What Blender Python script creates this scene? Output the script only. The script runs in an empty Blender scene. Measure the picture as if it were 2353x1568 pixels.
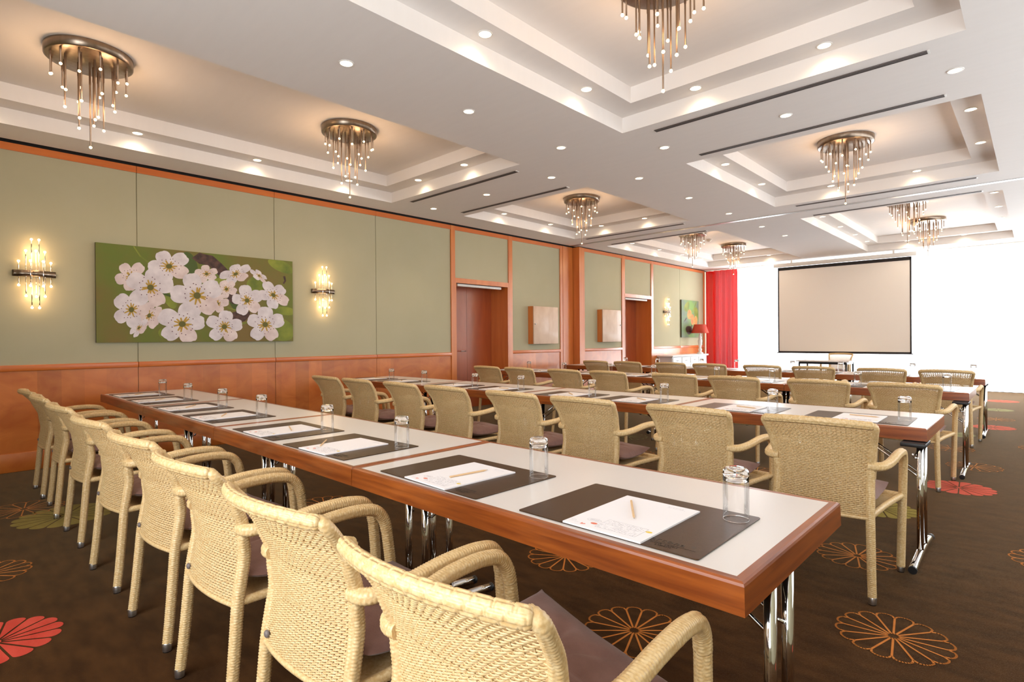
import bpy, math, random
from math import sin, cos, pi, sqrt, radians
from mathutils import Vector, Matrix

random.seed(7)
S = bpy.context.scene
COL = S.collection

# ------------------------------------------------------------------ camera
cd = bpy.data.cameras.new('camera'); cam = bpy.data.objects.new('camera', cd); COL.objects.link(cam)
cd.sensor_fit = 'HORIZONTAL'; cd.sensor_width = 36.0; cd.lens = 19.507; cd.clip_start = 0.02; cd.clip_end = 200
_r = (0.72588731, 0.68777544, -0.00725012); _d = (-0.00247909, -0.00792458, -0.99996553); _f = (-0.68780918, 0.72588026, -0.00404729)
cam.matrix_world = Matrix(((_r[0], -_d[0], -_f[0], 0.0), (_r[1], -_d[1], -_f[1], 0.0), (_r[2], -_d[2], -_f[2], 1.27), (0, 0, 0, 1)))
S.camera = cam

# ------------------------------------------------------------------ view, world, daylight
vs = S.view_settings
S.display_settings.display_device = 'sRGB'
vs.view_transform = 'Standard'; vs.look = 'None'; vs.gamma = 1.0; vs.use_curve_mapping = False
vs.exposure = 0.28
W = bpy.data.worlds.new('daylight'); S.world = W; W.use_nodes = True
W.node_tree.nodes['Background'].inputs[0].default_value = (0.92, 0.96, 1.0, 1)
W.node_tree.nodes['Background'].inputs[1].default_value = 3.2
def area(name, loc, rot, sx, sy, power, color):
    l = bpy.data.lights.new(name, 'AREA'); l.shape = 'RECTANGLE'; l.size = sx; l.size_y = sy; l.energy = power; l.color = color
    o = bpy.data.objects.new(name, l); o.location = loc; o.rotation_euler = rot; COL.objects.link(o); return o
# daylight outside the glazed end wall; rear and side lamps added behind invented windows
area('far_window_daylight', (-3.0, 17.3, 1.7), (radians(-90), 0, 0), 8.6, 3.2, 980, (0.88, 0.94, 1.0))
area('added_rear_fill', (-0.9, -2.1, 1.85), (radians(90), 0, 0), 3.6, 2.0, 150, (0.90, 0.95, 1.0))
area('added_side_fill', (1.95, 8.0, 1.9), (0, radians(90), 0), 2.0, 11.0, 22, (0.88, 0.94, 1.0))

SPOT_TRAY = 4.5; SPOT_FLAT = 12.0; CH_PW = 10.0; SC_PW = 2.2
WARM = (1.0, 0.63, 0.36); DOWN = (1.0, 0.79, 0.55)

# ------------------------------------------------------------------ mesh helpers
class MB:
    def __init__(s): s.v = []; s.f = []; s.m = []; s.sm = []
    def quad(s, a, b, c, d, mi=0, sm=False):
        n = len(s.v); s.v += [tuple(a), tuple(b), tuple(c), tuple(d)]; s.f.append((n, n+1, n+2, n+3)); s.m.append(mi); s.sm.append(sm)
    def poly(s, pts, mi=0):
        n = len(s.v); s.v += [tuple(p) for p in pts]; s.f.append(tuple(range(n, n+len(pts)))); s.m.append(mi); s.sm.append(False)
    def box(s, x0, x1, y0, y1, z0, z1, mi=0, bev=0.0):
        if bev > 0: return s.bbox(x0, x1, y0, y1, z0, z1, mi, bev)
        n = len(s.v)
        s.v += [(x, y, z) for z in (z0, z1) for y in (y0, y1) for x in (x0, x1)]
        for q in ((0, 2, 3, 1), (4, 5, 7, 6), (0, 1, 5, 4), (2, 6, 7, 3), (0, 4, 6, 2), (1, 3, 7, 5)):
            s.f.append(tuple(n+i for i in q)); s.m.append(mi); s.sm.append(False)
    def bbox(s, x0, x1, y0, y1, z0, z1, mi, b):
        # bevelled box: rounded rectangle rings stacked
        prof = [(z0, b), (z0+b*0.3, b*0.3), (z0+b, 0), (z1-b, 0), (z1-b*0.3, b*0.3), (z1, b)]
        rings = []
        for z, ins in prof:
            ring = []
            for cx, cy, a0 in ((x1-b, y1-b, 0), (x0+b, y1-b, 90), (x0+b, y0+b, 180), (x1-b, y0+b, 270)):
                for k in range(4):
                    a = radians(a0 + 30*k); r = b - ins
                    ring.append((cx + r*cos(a), cy + r*sin(a), z))
            rings.append(ring)
        s.loft(rings, True, mi, True, capped=True)
    def loft(s, rings, closed=True, mi=0, sm=True, capped=False):
        n0 = len(s.v); k = len(rings[0])
        for r in rings: s.v += [tuple(p) for p in r]
        for i in range(len(rings)-1):
            for j in range(k if closed else k-1):
                j2 = (j+1) % k
                s.f.append((n0+i*k+j, n0+i*k+j2, n0+(i+1)*k+j2, n0+(i+1)*k+j)); s.m.append(mi); s.sm.append(sm)
        if capped:
            s.f.append(tuple(n0+j for j in reversed(range(k)))); s.m.append(mi); s.sm.append(False)
            s.f.append(tuple(n0+(len(rings)-1)*k+j for j in range(k))); s.m.append(mi); s.sm.append(False)
    def cyl(s, x, y, z0, z1, r, n=16, mi=0, r2=None):
        r2 = r if r2 is None else r2
        s.loft([[(x+rr*cos(2*pi*k/n), y+rr*sin(2*pi*k/n), z) for k in range(n)] for z, rr in ((z0, r), (z1, r2))], True, mi, True, True)
    def lathe(s, x, y, prof, n=24, mi=0, capped=False):
        s.loft([[(x+max(r, 1e-5)*cos(2*pi*k/n), y+max(r, 1e-5)*sin(2*pi*k/n), z) for k in range(n)] for r, z in prof], True, mi, True, capped)
    def sphere(s, c, r, n=8, mi=0):
        s.lathe(c[0], c[1], [(r*sin(pi*i/n), c[2]-r*cos(pi*i/n)) for i in range(n+1)], n+2, mi)
    def tube(s, pts, r, n=10, mi=0, capped=True):
        P = [Vector(p) for p in pts]; rings = []; up = None
        for i, p in enumerate(P):
            t = (P[min(i+1, len(P)-1)] - P[max(i-1, 0)]).normalized()
            if up is None:
                up = Vector((1, 0, 0)) if abs(t.x) < 0.8 else Vector((0, 1, 0))
            up = (up - t*up.dot(t)).normalized(); w = t.cross(up)
            rr = r[i] if isinstance(r, (list, tuple)) else r
            rings.append([p + (up*cos(2*pi*k/n) + w*sin(2*pi*k/n))*rr for k in range(n)])
        s.loft(rings, True, mi, True, capped)
    def build(s, name, mats, parent=None, label=None):
        me = bpy.data.meshes.new(name); me.from_pydata(s.v, [], s.f); me.update()
        if not isinstance(mats, (list, tuple)): mats = [mats]
        for m in mats: me.materials.append(m)
        me.polygons.foreach_set('material_index', s.m); me.polygons.foreach_set('use_smooth', s.sm)
        o = bpy.data.objects.new(name, me); COL.objects.link(o)
        if parent is not None: o.parent = parent
        if label: o['label'] = label
        return o

def tag(o, label=None, cat=None, group=None, kind=None):
    if label: o['label'] = label
    if cat: o['category'] = cat
    if group: o['group'] = group
    if kind: o['kind'] = kind
    return o
def thing(name, label, cat, loc=(0, 0, 0), rz=0, group=None):
    o = bpy.data.objects.new(name, None); COL.objects.link(o); o.empty_display_size = 0.1
    o.location = loc; o.rotation_euler = (0, 0, rz); return tag(o, label, cat, group)
def struct(o): o['kind'] = 'structure'; return o
def dup(src, loc=None, rz=None, label=None, group=None):
    def rec(o, par):
        c = o.copy(); COL.objects.link(c)
        if par is not None: c.parent = par
        for ch in KIDS.get(o.name, []): rec(ch, c)
        return c
    KIDS = {}
    stack = [src]
    while stack:
        q = stack.pop(); KIDS[q.name] = CH.get(q.name, []); stack += KIDS[q.name]
    r = rec(src, None)
    if loc is not None: r.location = loc
    if rz is not None: r.rotation_euler = (0, 0, rz)
    if label: r['label'] = label
    if group: r['group'] = group
    return r
CH = {}
def freeze(o):
    "note the children of a finished prototype so that copies need no scene lookups"
    for q in list(bpy.data.objects):
        if q.parent is not None:
            CH.setdefault(q.parent.name, [])
            if q not in CH[q.parent.name]: CH[q.parent.name].append(q)
    return o
ORD = ['first', 'second', 'third', 'fourth', 'fifth', 'sixth', 'seventh', 'eighth', 'ninth', 'tenth']

def catmull(pts, step):
    P = [Vector(p) for p in pts]; P = [P[0]*2-P[1]] + P + [P[-1]*2-P[-2]]; out = []
    for i in range(1, len(P)-2):
        n = max(2, int((P[i+1]-P[i]).length/step*3))
        for k in range(n):
            t = k/n; a, b, c, d = P[i-1], P[i], P[i+1], P[i+2]
            out.append(0.5*((2*b) + (c-a)*t + (2*a-5*b+4*c-d)*t*t + (3*b-a-3*c+d)*t*t*t))
    out.append(P[-2])
    # equal arc length resample
    L = [0]
    for i in range(1, len(out)): L.append(L[-1] + (out[i]-out[i-1]).length)
    m = max(2, int(round(L[-1]/step))); res = []; j = 0
    for k in range(m+1):
        s_ = L[-1]*k/m
        while j < len(L)-2 and L[j+1] < s_: j += 1
        u = (s_-L[j])/max(1e-9, L[j+1]-L[j]); res.append(out[j].lerp(out[j+1], min(1, u)))
    return res, L[-1]/m

# ------------------------------------------------------------------ materials
def mat(name, col, rough=0.5, metal=0.0, spec=0.5, coat=0.0, sheen=0.0, emis=None, es=0.0):
    m = bpy.data.materials.new(name); m.use_nodes = True; b = m.node_tree.nodes['Principled BSDF']
    b.inputs['Base Color'].default_value = (*col, 1); b.inputs['Roughness'].default_value = rough; b.inputs['Metallic'].default_value = metal
    b.inputs['Specular IOR Level'].default_value = spec; b.inputs['Coat Weight'].default_value = coat
    if sheen: b.inputs['Sheen Weight'].default_value = sheen; b.inputs['Sheen Roughness'].default_value = 0.4
    if emis: b.inputs['Emission Color'].default_value = (*emis, 1); b.inputs['Emission Strength'].default_value = es
    return m
def nodes(m): return m.node_tree.nodes, m.node_tree.links, m.node_tree.nodes['Principled BSDF']
def add_noise_color(m, c1, c2, scale, stretch=(1, 1, 1), detail=4, bump=0.0, rough=None, dist=0.0, lo=0.3, hi=0.7, bscale=None):
    N, L, b = nodes(m)
    tc = N.new('ShaderNodeTexCoord'); mp = N.new('ShaderNodeMapping'); mp.inputs['Scale'].default_value = stretch
    no = N.new('ShaderNodeTexNoise'); no.inputs['Scale'].default_value = scale; no.inputs['Detail'].default_value = detail; no.inputs['Distortion'].default_value = dist
    cr = N.new('ShaderNodeValToRGB'); cr.color_ramp.elements[0].position = lo; cr.color_ramp.elements[1].position = hi
    cr.color_ramp.elements[0].color = (*c1, 1); cr.color_ramp.elements[1].color = (*c2, 1)
    L.new(tc.outputs['Object'], mp.inputs[0]); L.new(mp.outputs[0], no.inputs['Vector']); L.new(no.outputs['Fac'], cr.inputs[0]); L.new(cr.outputs[0], b.inputs['Base Color'])
    if bump:
        bp = N.new('ShaderNodeBump'); bp.inputs['Strength'].default_value = bump; bp.inputs['Distance'].default_value = 0.002
        src = no.outputs['Fac']
        if bscale:
            n2 = N.new('ShaderNodeTexNoise'); n2.inputs['Scale'].default_value = bscale; n2.inputs['Detail'].default_value = 3; L.new(mp.outputs[0], n2.inputs['Vector']); src = n2.outputs['Fac']
        L.new(src, bp.inputs['Height']); L.new(bp.outputs[0], b.inputs['Normal'])
    return m
def srgb(r, g, b):
    return tuple((c/255/12.92 if c/255 <= 0.04045 else ((c/255+0.055)/1.055)**2.4) for c in (r, g, b))
M = {}
M['ceiling'] = add_noise_color(mat('ceiling_paint', srgb(234, 229, 225), 0.9, spec=0.2), srgb(233, 228, 224), srgb(235, 230, 226), 3, (1, 6, 1), bump=0.04, bscale=60)
M['sage'] = add_noise_color(mat('sage_wall_fabric', srgb(178, 172, 146), 0.85, spec=0.2), srgb(177, 171, 142), srgb(180, 174, 146), 2.5, bump=0.15, bscale=260)
M['dark_gap'] = mat('dark_shadow_gap', srgb(24, 20, 18), 0.9)
def veneer(name, a, b, scale=6, stretch=(1, 1, 1), rough=0.38, dist=0.6, bands=False, bstr=1.53):
    m = mat(name, a, rough, coat=0.45)
    m.node_tree.nodes['Principled BSDF'].inputs['Coat Roughness'].default_value = 0.22
    add_noise_color(m, a, b, scale, stretch, detail=6, dist=dist)
    if bands:
        N, L, bs = nodes(m)
        tc = N.new('ShaderNodeTexCoord'); sp = N.new('ShaderNodeSeparateXYZ'); L.new(tc.outputs['Object'], sp.inputs[0])
        mu = N.new('ShaderNodeMath'); mu.operation = 'MULTIPLY'; mu.inputs[1].default_value = 1/bstr; L.new(sp.outputs['Y'], mu.inputs[0])
        fl = N.new('ShaderNodeMath'); fl.operation = 'FLOOR'; L.new(mu.outputs[0], fl.inputs[0])
        wn = N.new('ShaderNodeTexWhiteNoise'); wn.noise_dimensions = '1D'; L.new(fl.outputs[0], wn.inputs['W'])
        mr = N.new('ShaderNodeMapRange'); mr.inputs['To Min'].default_value = 0.86; mr.inputs['To Max'].default_value = 1.12; L.new(wn.outputs['Value'], mr.inputs['Value'])
        hs = N.new('ShaderNodeHueSaturation'); L.new(mr.outputs[0], hs.inputs['Value'])
        src = bs.inputs['Base Color'].links[0].from_socket; L.new(src, hs.inputs['Color']); L.new(hs.outputs[0], bs.inputs['Base Color'])
    return m
M['veneer'] = veneer('orange_veneer', srgb(184, 96, 34), srgb(206, 120, 50), 3.0, (1, 1, 1.6), 0.36, 1.2, True, 0.19)
M['trim'] = veneer('orange_wood_trim', srgb(194, 96, 30), srgb(210, 114, 42), 8, (1, 0.15, 1), 0.35)
M['trimv'] = veneer('orange_wood_trim_upright', srgb(194, 104, 42), srgb(210, 124, 56), 8, (1, 1, 0.12), 0.35)
M['door'] = veneer('red_brown_door_veneer', srgb(154, 68, 24), srgb(174, 84, 34), 5, (1, 1, 0.25), 0.3)
M['table_wood'] = veneer('cherry_edge_band', srgb(112, 50, 15), srgb(158, 82, 28), 9, (0.35, 4, 6), 0.3, 0.3)
M['table_wood_end'] = veneer('cherry_edge_band_end_grain', srgb(112, 50, 15), srgb(158, 82, 28), 9, (4, 0.35, 6), 0.3, 0.3)
M['table_wood_end'].node_tree.nodes['Principled BSDF'].inputs['Coat Weight'].default_value = 0.15
M['table_wood'].node_tree.nodes['Principled BSDF'].inputs['Coat Weight'].default_value = 0.15
M['laminate'] = mat('off_white_laminate', srgb(217, 210, 205), 0.30, spec=0.5)
M['chrome'] = mat('chrome', (0.78, 0.78, 0.78), 0.07, 1.0)
M['nickel'] = add_noise_color(mat('brushed_nickel', srgb(140, 124, 108), 0.3, 1.0), srgb(134, 118, 102), srgb(152, 136, 120), 30, (1, 1, 0.1))
M['bronze'] = mat('warm_bronze_metal', srgb(138, 114, 94), 0.3, 1.0)
M['cap'] = mat('satin_aluminium', (0.55, 0.55, 0.56), 0.3, 1.0)
M['black'] = mat('black_plastic', (0.012, 0.012, 0.013), 0.45)
M['rattan'] = add_noise_color(mat('natural_rattan', srgb(214, 182, 130), 0.40, spec=0.5), srgb(202, 166, 112), srgb(220, 192, 144), 120, (1, 1, 1), detail=2, lo=0.35, hi=0.68)
M['cushion'] = add_noise_color(mat('mauve_brown_linen', srgb(122, 84, 72), 0.75, sheen=0.2), srgb(112, 77, 66), srgb(130, 94, 84), 14, bump=0.5, bscale=420)
M['leather'] = add_noise_color(mat('dark_brown_leather', srgb(56, 38, 24), 0.33, spec=0.35), srgb(52, 35, 22), srgb(62, 42, 27), 60, bump=0.25, bscale=700)
M['leather'].node_tree.nodes['Principled BSDF'].inputs['Specular Tint'].default_value = (1.0, 0.66, 0.42, 1)
M['emboss'] = mat('embossed_leather', srgb(34, 27, 22), 0.35)
M['paper'] = mat('white_paper', srgb(236, 232, 234), 0.6)
M['ink'] = mat('grey_ink', srgb(168, 163, 166), 0.7); M['ink_red'] = mat('orange_red_ink', srgb(222, 120, 95), 0.7); M['ink_yel'] = mat('yellow_ink', srgb(225, 195, 80), 0.7); M['ink_pale'] = mat('pale_grey_ink', srgb(205, 201, 204), 0.7)
M['pencil'] = mat('natural_wood_pencil', srgb(212, 176, 132), 0.5); M['graphite'] = mat('graphite', srgb(60, 58, 60), 0.5)
M['lamp_disc'] = mat('lit_downlight_lens', (1, 0.9, 0.75), 0.5, emis=(1.0, 0.80, 0.50), es=6)
M['bulb'] = mat('lit_warm_bulb', (1, 0.8, 0.5), 0.5, emis=(1.0, 0.66, 0.30), es=9)
M['slot'] = mat('dark_slot', srgb(40, 34, 32), 0.7); M['slotm'] = mat('grey_slot_blade', srgb(112, 102, 98), 0.5)
M['white'] = mat('white_enamel', srgb(226, 222, 216), 0.45)
M['red_lampshade'] = mat('terracotta_fabric_shade', srgb(176, 58, 36), 0.8)
M['screen'] = mat('matte_projection_fabric', srgb(240, 232, 222), 0.9, spec=0.1)
M['screen_border'] = mat('black_screen_border', srgb(40, 34, 32), 0.8)
for k in ('lamp_disc', 'bulb'): M[k].cycles.emission_sampling = 'NONE'
def thin_glass():
    m = bpy.data.materials.new('thin_clear_glass'); m.use_nodes = True; N, L = m.node_tree.nodes, m.node_tree.links; N.clear()
    o = N.new('ShaderNodeOutputMaterial'); t = N.new('ShaderNodeBsdfTransparent'); t.inputs[0].default_value = (0.995, 0.998, 0.997, 1); g = N.new('ShaderNodeBsdfGlossy'); g.inputs['Roughness'].default_value = 0.0
    fr = N.new('ShaderNodeFresnel'); fr.inputs['IOR'].default_value = 1.5; mx = N.new('ShaderNodeMixShader'); mu = N.new('ShaderNodeMath'); mu.operation = 'MINIMUM'; mu.inputs[1].default_value = 0.6
    L.new(fr.outputs[0], mu.inputs[0]); L.new(mu.outputs[0], mx.inputs[0]); L.new(t.outputs[0], mx.inputs[1]); L.new(g.outputs[0], mx.inputs[2]); L.new(mx.outputs[0], o.inputs[0]); return m
M['thin_glass'] = thin_glass()
def glass_mat():
    m = mat('clear_glass', (1, 1, 1), 0.0); b = nodes(m)[2]
    b.inputs['Transmission Weight'].default_value = 1.0; b.inputs['IOR'].default_value = 1.45
    return m
M['glass'] = glass_mat()
def pane_mat():
    m = bpy.data.materials.new('window_pane_glass'); m.use_nodes = True; N, L = m.node_tree.nodes, m.node_tree.links; N.clear()
    o = N.new('ShaderNodeOutputMaterial'); t = N.new('ShaderNodeBsdfTransparent'); g = N.new('ShaderNodeBsdfGlossy'); g.inputs['Roughness'].default_value = 0.02
    mx = N.new('ShaderNodeMixShader'); mx.inputs[0].default_value = 0.06
    L.new(t.outputs[0], mx.inputs[1]); L.new(g.outputs[0], mx.inputs[2]); L.new(mx.outputs[0], o.inputs[0]); return m
M['pane'] = pane_mat()
def sheer_mat(name, col, tr, transl):
    m = bpy.data.materials.new(name); m.use_nodes = True; N, L = m.node_tree.nodes, m.node_tree.links; N.clear()
    o = N.new('ShaderNodeOutputMaterial'); t = N.new('ShaderNodeBsdfTransparent'); d = N.new('ShaderNodeBsdfDiffuse'); d.inputs[0].default_value = (*col, 1)
    tl = N.new('ShaderNodeBsdfTranslucent'); tl.inputs[0].default_value = (*col, 1)
    m1 = N.new('ShaderNodeMixShader'); m1.inputs[0].default_value = transl; m2 = N.new('ShaderNodeMixShader'); m2.inputs[0].default_value = tr
    L.new(d.outputs[0], m1.inputs[1]); L.new(tl.outputs[0], m1.inputs[2]); L.new(m1.outputs[0], m2.inputs[1]); L.new(t.outputs[0], m2.inputs[2]); L.new(m2.outputs[0], o.inputs[0]); return m
M['sheer'] = sheer_mat('white_sheer_voile', (0.95, 0.95, 0.95), 0.45, 0.7)
M['red_cloth'] = sheer_mat('red_drape_cloth', srgb(186, 16, 10), 0.02, 0.2)

# ------------------------------------------------------------------ floor with woven-in rosettes
WL = -7.273; WL2 = -7.12; YS = 9.60; XR = 1.5; YB = -1.55; YF = 16.45; ZC = 3.24; ZT = 3.53; ZM = 3.385
def carpet(name, c1, c2):
    m_ = mat(name, c1, 0.9, spec=0.04, sheen=0.5); b_ = m_.node_tree.nodes['Principled BSDF']; b_.inputs['Sheen Roughness'].default_value = 0.22; b_.inputs['Sheen Tint'].default_value = (0.85, 0.62, 0.34, 1)
    return add_noise_color(m_, c1, c2, 9, (0.6, 1.6, 1), detail=8, bump=0.6, bscale=350, lo=0.35, hi=0.65)
C_BR = carpet('brown_carpet', srgb(52, 30, 13), srgb(72, 45, 22)); C_RED = carpet('red_carpet_motif', srgb(184, 60, 48), srgb(198, 74, 60))
C_OLV = carpet('olive_carpet_motif', srgb(128, 112, 46), srgb(140, 124, 56)); C_ORG = carpet('orange_carpet_motif', srgb(188, 112, 50), srgb(200, 124, 60)); C_GRN = carpet('pale_green_carpet_motif', srgb(128, 130, 84), srgb(138, 140, 92))
fl = MB(); fl.box(WL-0.6, XR, YB, YF+0.4, -0.1, 0.0, 0)
def ring_seg(mb, pts, w, z, mi):
    n = len(pts)
    for i in range(n-1):
        a, b = Vector(pts[i]), Vector(pts[i+1]); d = (b-a)
        if d.length < 1e-6: continue
        d.normalize(); p = Vector((-d.y, d.x))*w/2; e = d*w*0.25
        mb.quad((*(a-p-e), z), (*(b-p+e), z), (*(b+p+e), z), (*(a+p-e), z), mi)
def rosette(cx, cy, R, mi, filled, rot=0.0, npet=16):
    da = pi/npet
    if filled:
        for k in range(npet):
            a = rot + 2*pi*k/npet
            def pt(t, s_):
                r = 0.10*R + (0.88*R)*t; w = max(0.0, da - 0.0045/r)*s_
                if t > 0.86: w *= sqrt(max(0, 1-((t-0.86)/0.14)**2))
                return (cx + r*cos(a+w), cy + r*sin(a+w))
            ts = [0, 0.3, 0.6, 0.86, 0.90, 0.94, 0.97, 0.99, 1.0]
            loop = [pt(t, -1) for t in ts] + [pt(t, 1) for t in reversed(ts[:-1])]
            fl.poly([(x, y, 0.0015) for x, y in loop], mi)
        fl.poly([(cx+0.085*R*cos(2*pi*k/14), cy+0.085*R*sin(2*pi*k/14), 0.0015) for k in range(14)], mi)
    else:
        for k in range(npet):
            a = rot + 2*pi*(k+0.5)/npet
            ring_seg(fl, [(cx+0.11*R*cos(a), cy+0.11*R*sin(a)), (cx+0.84*R*cos(a), cy+0.84*R*sin(a))], 0.0085, 0.0015, mi)
            b = rot + 2*pi*k/npet; arc = []
            for i in range(9):
                t = -1+2*i/8; r = R*(0.85+0.13*sqrt(max(0, 1-t*t))); arc.append((cx+r*cos(b+da*t*0.97), cy+r*sin(b+da*t*0.97)))
            ring_seg(fl, arc, 0.0085, 0.0019, mi)
        ring_seg(fl, [(cx+0.11*R*cos(2*pi*k/14), cy+0.11*R*sin(2*pi*k/14)) for k in range(15)], 0.008, 0.0019, mi)
for cx, cy, R, mi, fi in ((-0.446, 2.80, 0.215, 3, False), (-1.273, 2.10, 0.215, 3, False), (-0.48, 5.91, 0.25, 1, True), (-0.76, 3.69, 0.21, 3, False),
        (-0.84, 4.82, 0.24, 2, True), (-3.20, 0.19, 0.23, 1, True), (-5.17, 0.69, 0.31, 2, True), (-4.18, 0.20, 0.21, 3, False), (-5.60, 0.50, 0.25, 3, False),
        (0.09, 4.30, 0.22, 3, False), (-0.45, 10.08, 0.25, 1, True), (-0.50, 14.2, 0.26, 1, True), (-0.78, 9.08, 0.22, 4, True), (-0.72, 7.92, 0.22, 3, False),
        (-0.45, 6.95, 0.22, 3, False), (-0.46, 11.1, 0.22, 3, False), (0.05, 8.5, 0.22, 3, False), (-5.2, 4.9, 0.27, 2, True), (-3.99, 2.10, 0.24, 3, False), (-2.0, 2.55, 0.22, 3, False),
        (-3.83, 6.2, 0.25, 4, False), (-3.2, 5.35, 0.2, 3, False), (-1.93, 5.38, 0.2, 3, False), (-2.95, 3.3, 0.24, 2, True), (-2.1, 8.2, 0.25, 1, True), (-4.6, 8.3, 0.24, 2, True), (-0.5, 12.5, 0.22, 4, True), (0.6, 6.3, 0.24, 2, True), (0.7, 2.1, 0.23, 1, True),
        (-3.4, 11.7, 0.24, 2, True), (-5.2, 12.2, 0.24, 1, True), (-1.7, 12.6, 0.24, 3, False), (-6.4, 2.9, 0.24, 3, False)):
    rosette(cx, cy, R, mi, fi, rot=random.random())
struct(fl.build('floor', [C_BR, C_RED, C_OLV, C_ORG, C_GRN]))

# ------------------------------------------------------------------ ceiling with stepped trays
TRAYS = [(-6.745, -4.235, -0.50, 4.62), (-2.895, -0.33, -0.50, 4.62), (-6.66, -4.25, 5.93, 8.865), (-2.885, -0.33, 5.93, 8.865), (-6.70, -4.29, 10.04, 15.12), (-2.87, -0.34, 10.04, 15.12)]
ce = MB()
ys = sorted({YB, YF} | {t[2] for t in TRAYS} | {t[3] for t in TRAYS})
def in_tray(x0, x1, y0, y1):
    return any(t[0] <= (x0+x1)/2 <= t[1] and t[2] <= (y0+y1)/2 <= t[3] for t in TRAYS)
for i in range(len(ys)-1):
    xs = sorted({-7.225, XR} | {t[k] for t in TRAYS for k in (0, 1) if t[2] <= (ys[i]+ys[i+1])/2 <= t[3]})
    for j in range(len(xs)-1):
        if not in_tray(xs[j], xs[j+1], ys[i], ys[i+1]):
            ce.quad((xs[j], ys[i], ZC), (xs[j], ys[i+1], ZC), (xs[j+1], ys[i+1], ZC), (xs[j+1], ys[i], ZC))
IN = 0.24
def rect(x0, x1, y0, y1, z): return [(x0, y0, z), (x1, y0, z), (x1, y1, z), (x0, y1, z)]
for x0, x1, y0, y1 in TRAYS:
    R = [rect(x0, x1, y0, y1, ZC), rect(x0, x1, y0, y1, ZM), rect(x0+IN, x1-IN, y0+IN, y1-IN, ZM), rect(x0+IN, x1-IN, y0+IN, y1-IN, ZT)]
    for a, b in zip(R[:-1], R[1:]):
        for k in range(4): ce.quad(a[k], b[k], b[(k+1) % 4], a[(k+1) % 4])
    ce.poly(list(reversed(R[-1])))
ce.quad((-7.225, YB, ZC), (-7.225, YB, ZC+0.2), (-7.225, YF, ZC+0.2), (-7.225, YF, ZC))
struct(ce.build('ceiling', M['ceiling']))
sl = MB(); sl.box(WL-0.8, XR+0.3, YB-0.3, YF+0.5, 3.6, 3.7); struct(sl.build('ceiling_slab', M['dark_gap']))

# ------------------------------------------------------------------ left wall: sage panels, dado, frames, doors
wl = MB()
def wbox(mb, X, t, y0, y1, z0, z1, mi=0): mb.box(X-t, X, y0, y1, z0, z1, mi)
D1 = (6.26, 7.56); D2 = (11.40, 12.64); DH = 2.24
SEAMS1 = [YB, -1.42, 0.09, 1.62, 3.15, 4.69, 6.16]
def panels(mb, X, ysm, z0, z1):
    for a, b in zip(ysm[:-1], ysm[1:]): mb.box(X-0.05, X, a+0.004, b-0.004, z0, z1, 0)
panels(wl, WL, SEAMS1, 1.045, 3.146)
panels(wl, WL, [6.24, 7.60], 2.32, 3.146); panels(wl, WL, [7.68, 9.14], 1.045, 3.146)
panels(wl, WL2, [9.78, 11.27], 1.045, 3.146); panels(wl, WL2, [11.38, 12.64], 2.32, 3.146); panels(wl, WL2, [12.74, 14.21, 15.72], 1.045, 3.146)
# backing behind seams, with door openings
for X, spans in ((WL, [(YB, D1[0]), (D1[1], YS)]), (WL2, [(YS+0.05, D2[0]), (D2[1], YF)])):
    for a, b in spans: wl.box(X-0.35, X-0.012, a, b, 0, 3.2, 0); wl.box(X-0.35, X-0.012, a, b, 3.2, 3.6, 1)
for X, D in ((WL, D1), (WL2, D2)): wl.box(X-0.35, X-0.012, D[0], D[1], DH+0.02, 3.2, 0); wl.box(X-0.35, X-0.012, D[0], D[1], 3.2, 3.6, 1)
for X, D in ((WL, D1), (WL2, D2)): wl.box(X-0.62, X-0.5, D[0]-0.1, D[1]+0.1, 0, 2.6, 1)
struct(wl.build('wall_left', [M['sage'], M['dark_gap']]))
wn = MB()
def wains(X, segs):
    for a, b in segs:
        wn.box(X-0.03, X+0.004, a+0.003, b-0.003, 0.15, 0.985)
wains(WL, list(zip(SEAMS1[:-1], SEAMS1[1:])) + [(7.68, 9.14)])
wains(WL2, [(9.78, 11.27), (12.74, 14.21), (14.21, 15.72)])
struct(wn.build('trim_1', M['veneer']))
t2 = MB()   # top rail, chair rail
for a, b in list(zip(SEAMS1[:-1], SEAMS1[1:])) + [(6.16, 7.60), (7.60, 9.21)]:
    t2.box(WL-0.02, WL+0.016, a+0.002, b-0.002, 3.145, 3.216)
for a, b in [(9.60, 11.27), (11.27, 12.68), (12.68, 14.21), (14.21, 15.72)]:
    t2.box(WL2-0.02, WL2+0.016, a+0.002, b-0.002, 3.145, 3.216)
for a, b in list(zip(SEAMS1[:-1], SEAMS1[1:])) + [(7.68, 9.14)]:
    t2.box(WL-0.02, WL+0.022, a+0.002, b-0.002, 0.985, 1.045, 0, 0.006)
for a, b in [(9.78, 11.27), (12.74, 14.21), (14.21, 15.72)]:
    t2.box(WL2-0.02, WL2+0.022, a+0.002, b-0.002, 0.985, 1.045, 0, 0.006)
struct(t2.build('trim_2', M['trim']))
t3 = MB()   # upright posts between panels
for a, b in [(6.16, 6.25), (7.575, 7.68), (9.135, 9.21)]: t3.box(WL-0.04, WL+0.02, a, b, 0.0, 3.216)
for a, b in [(9.60, 9.785), (11.27, 11.40), (12.64, 12.74), (15.66, 15.73)]: t3.box(WL2-0.04, WL2+0.02, a, b, 0.0, 3.216)
struct(t3.build('trim_3', M['trimv']))
t4 = MB()   # partition pocket posts
t4.box(WL-0.03, WL+0.006, 9.215, 9.58, 0, 3.22); t4.box(WL-0.03, WL+0.012, 9.24, 9.27, 0, 3.22); t4.box(WL-0.1, WL2+0.021, 9.598, 9.70, 0, 3.221)
struct(t4.build('trim_4', M['trimv']))
bb = MB()
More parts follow.
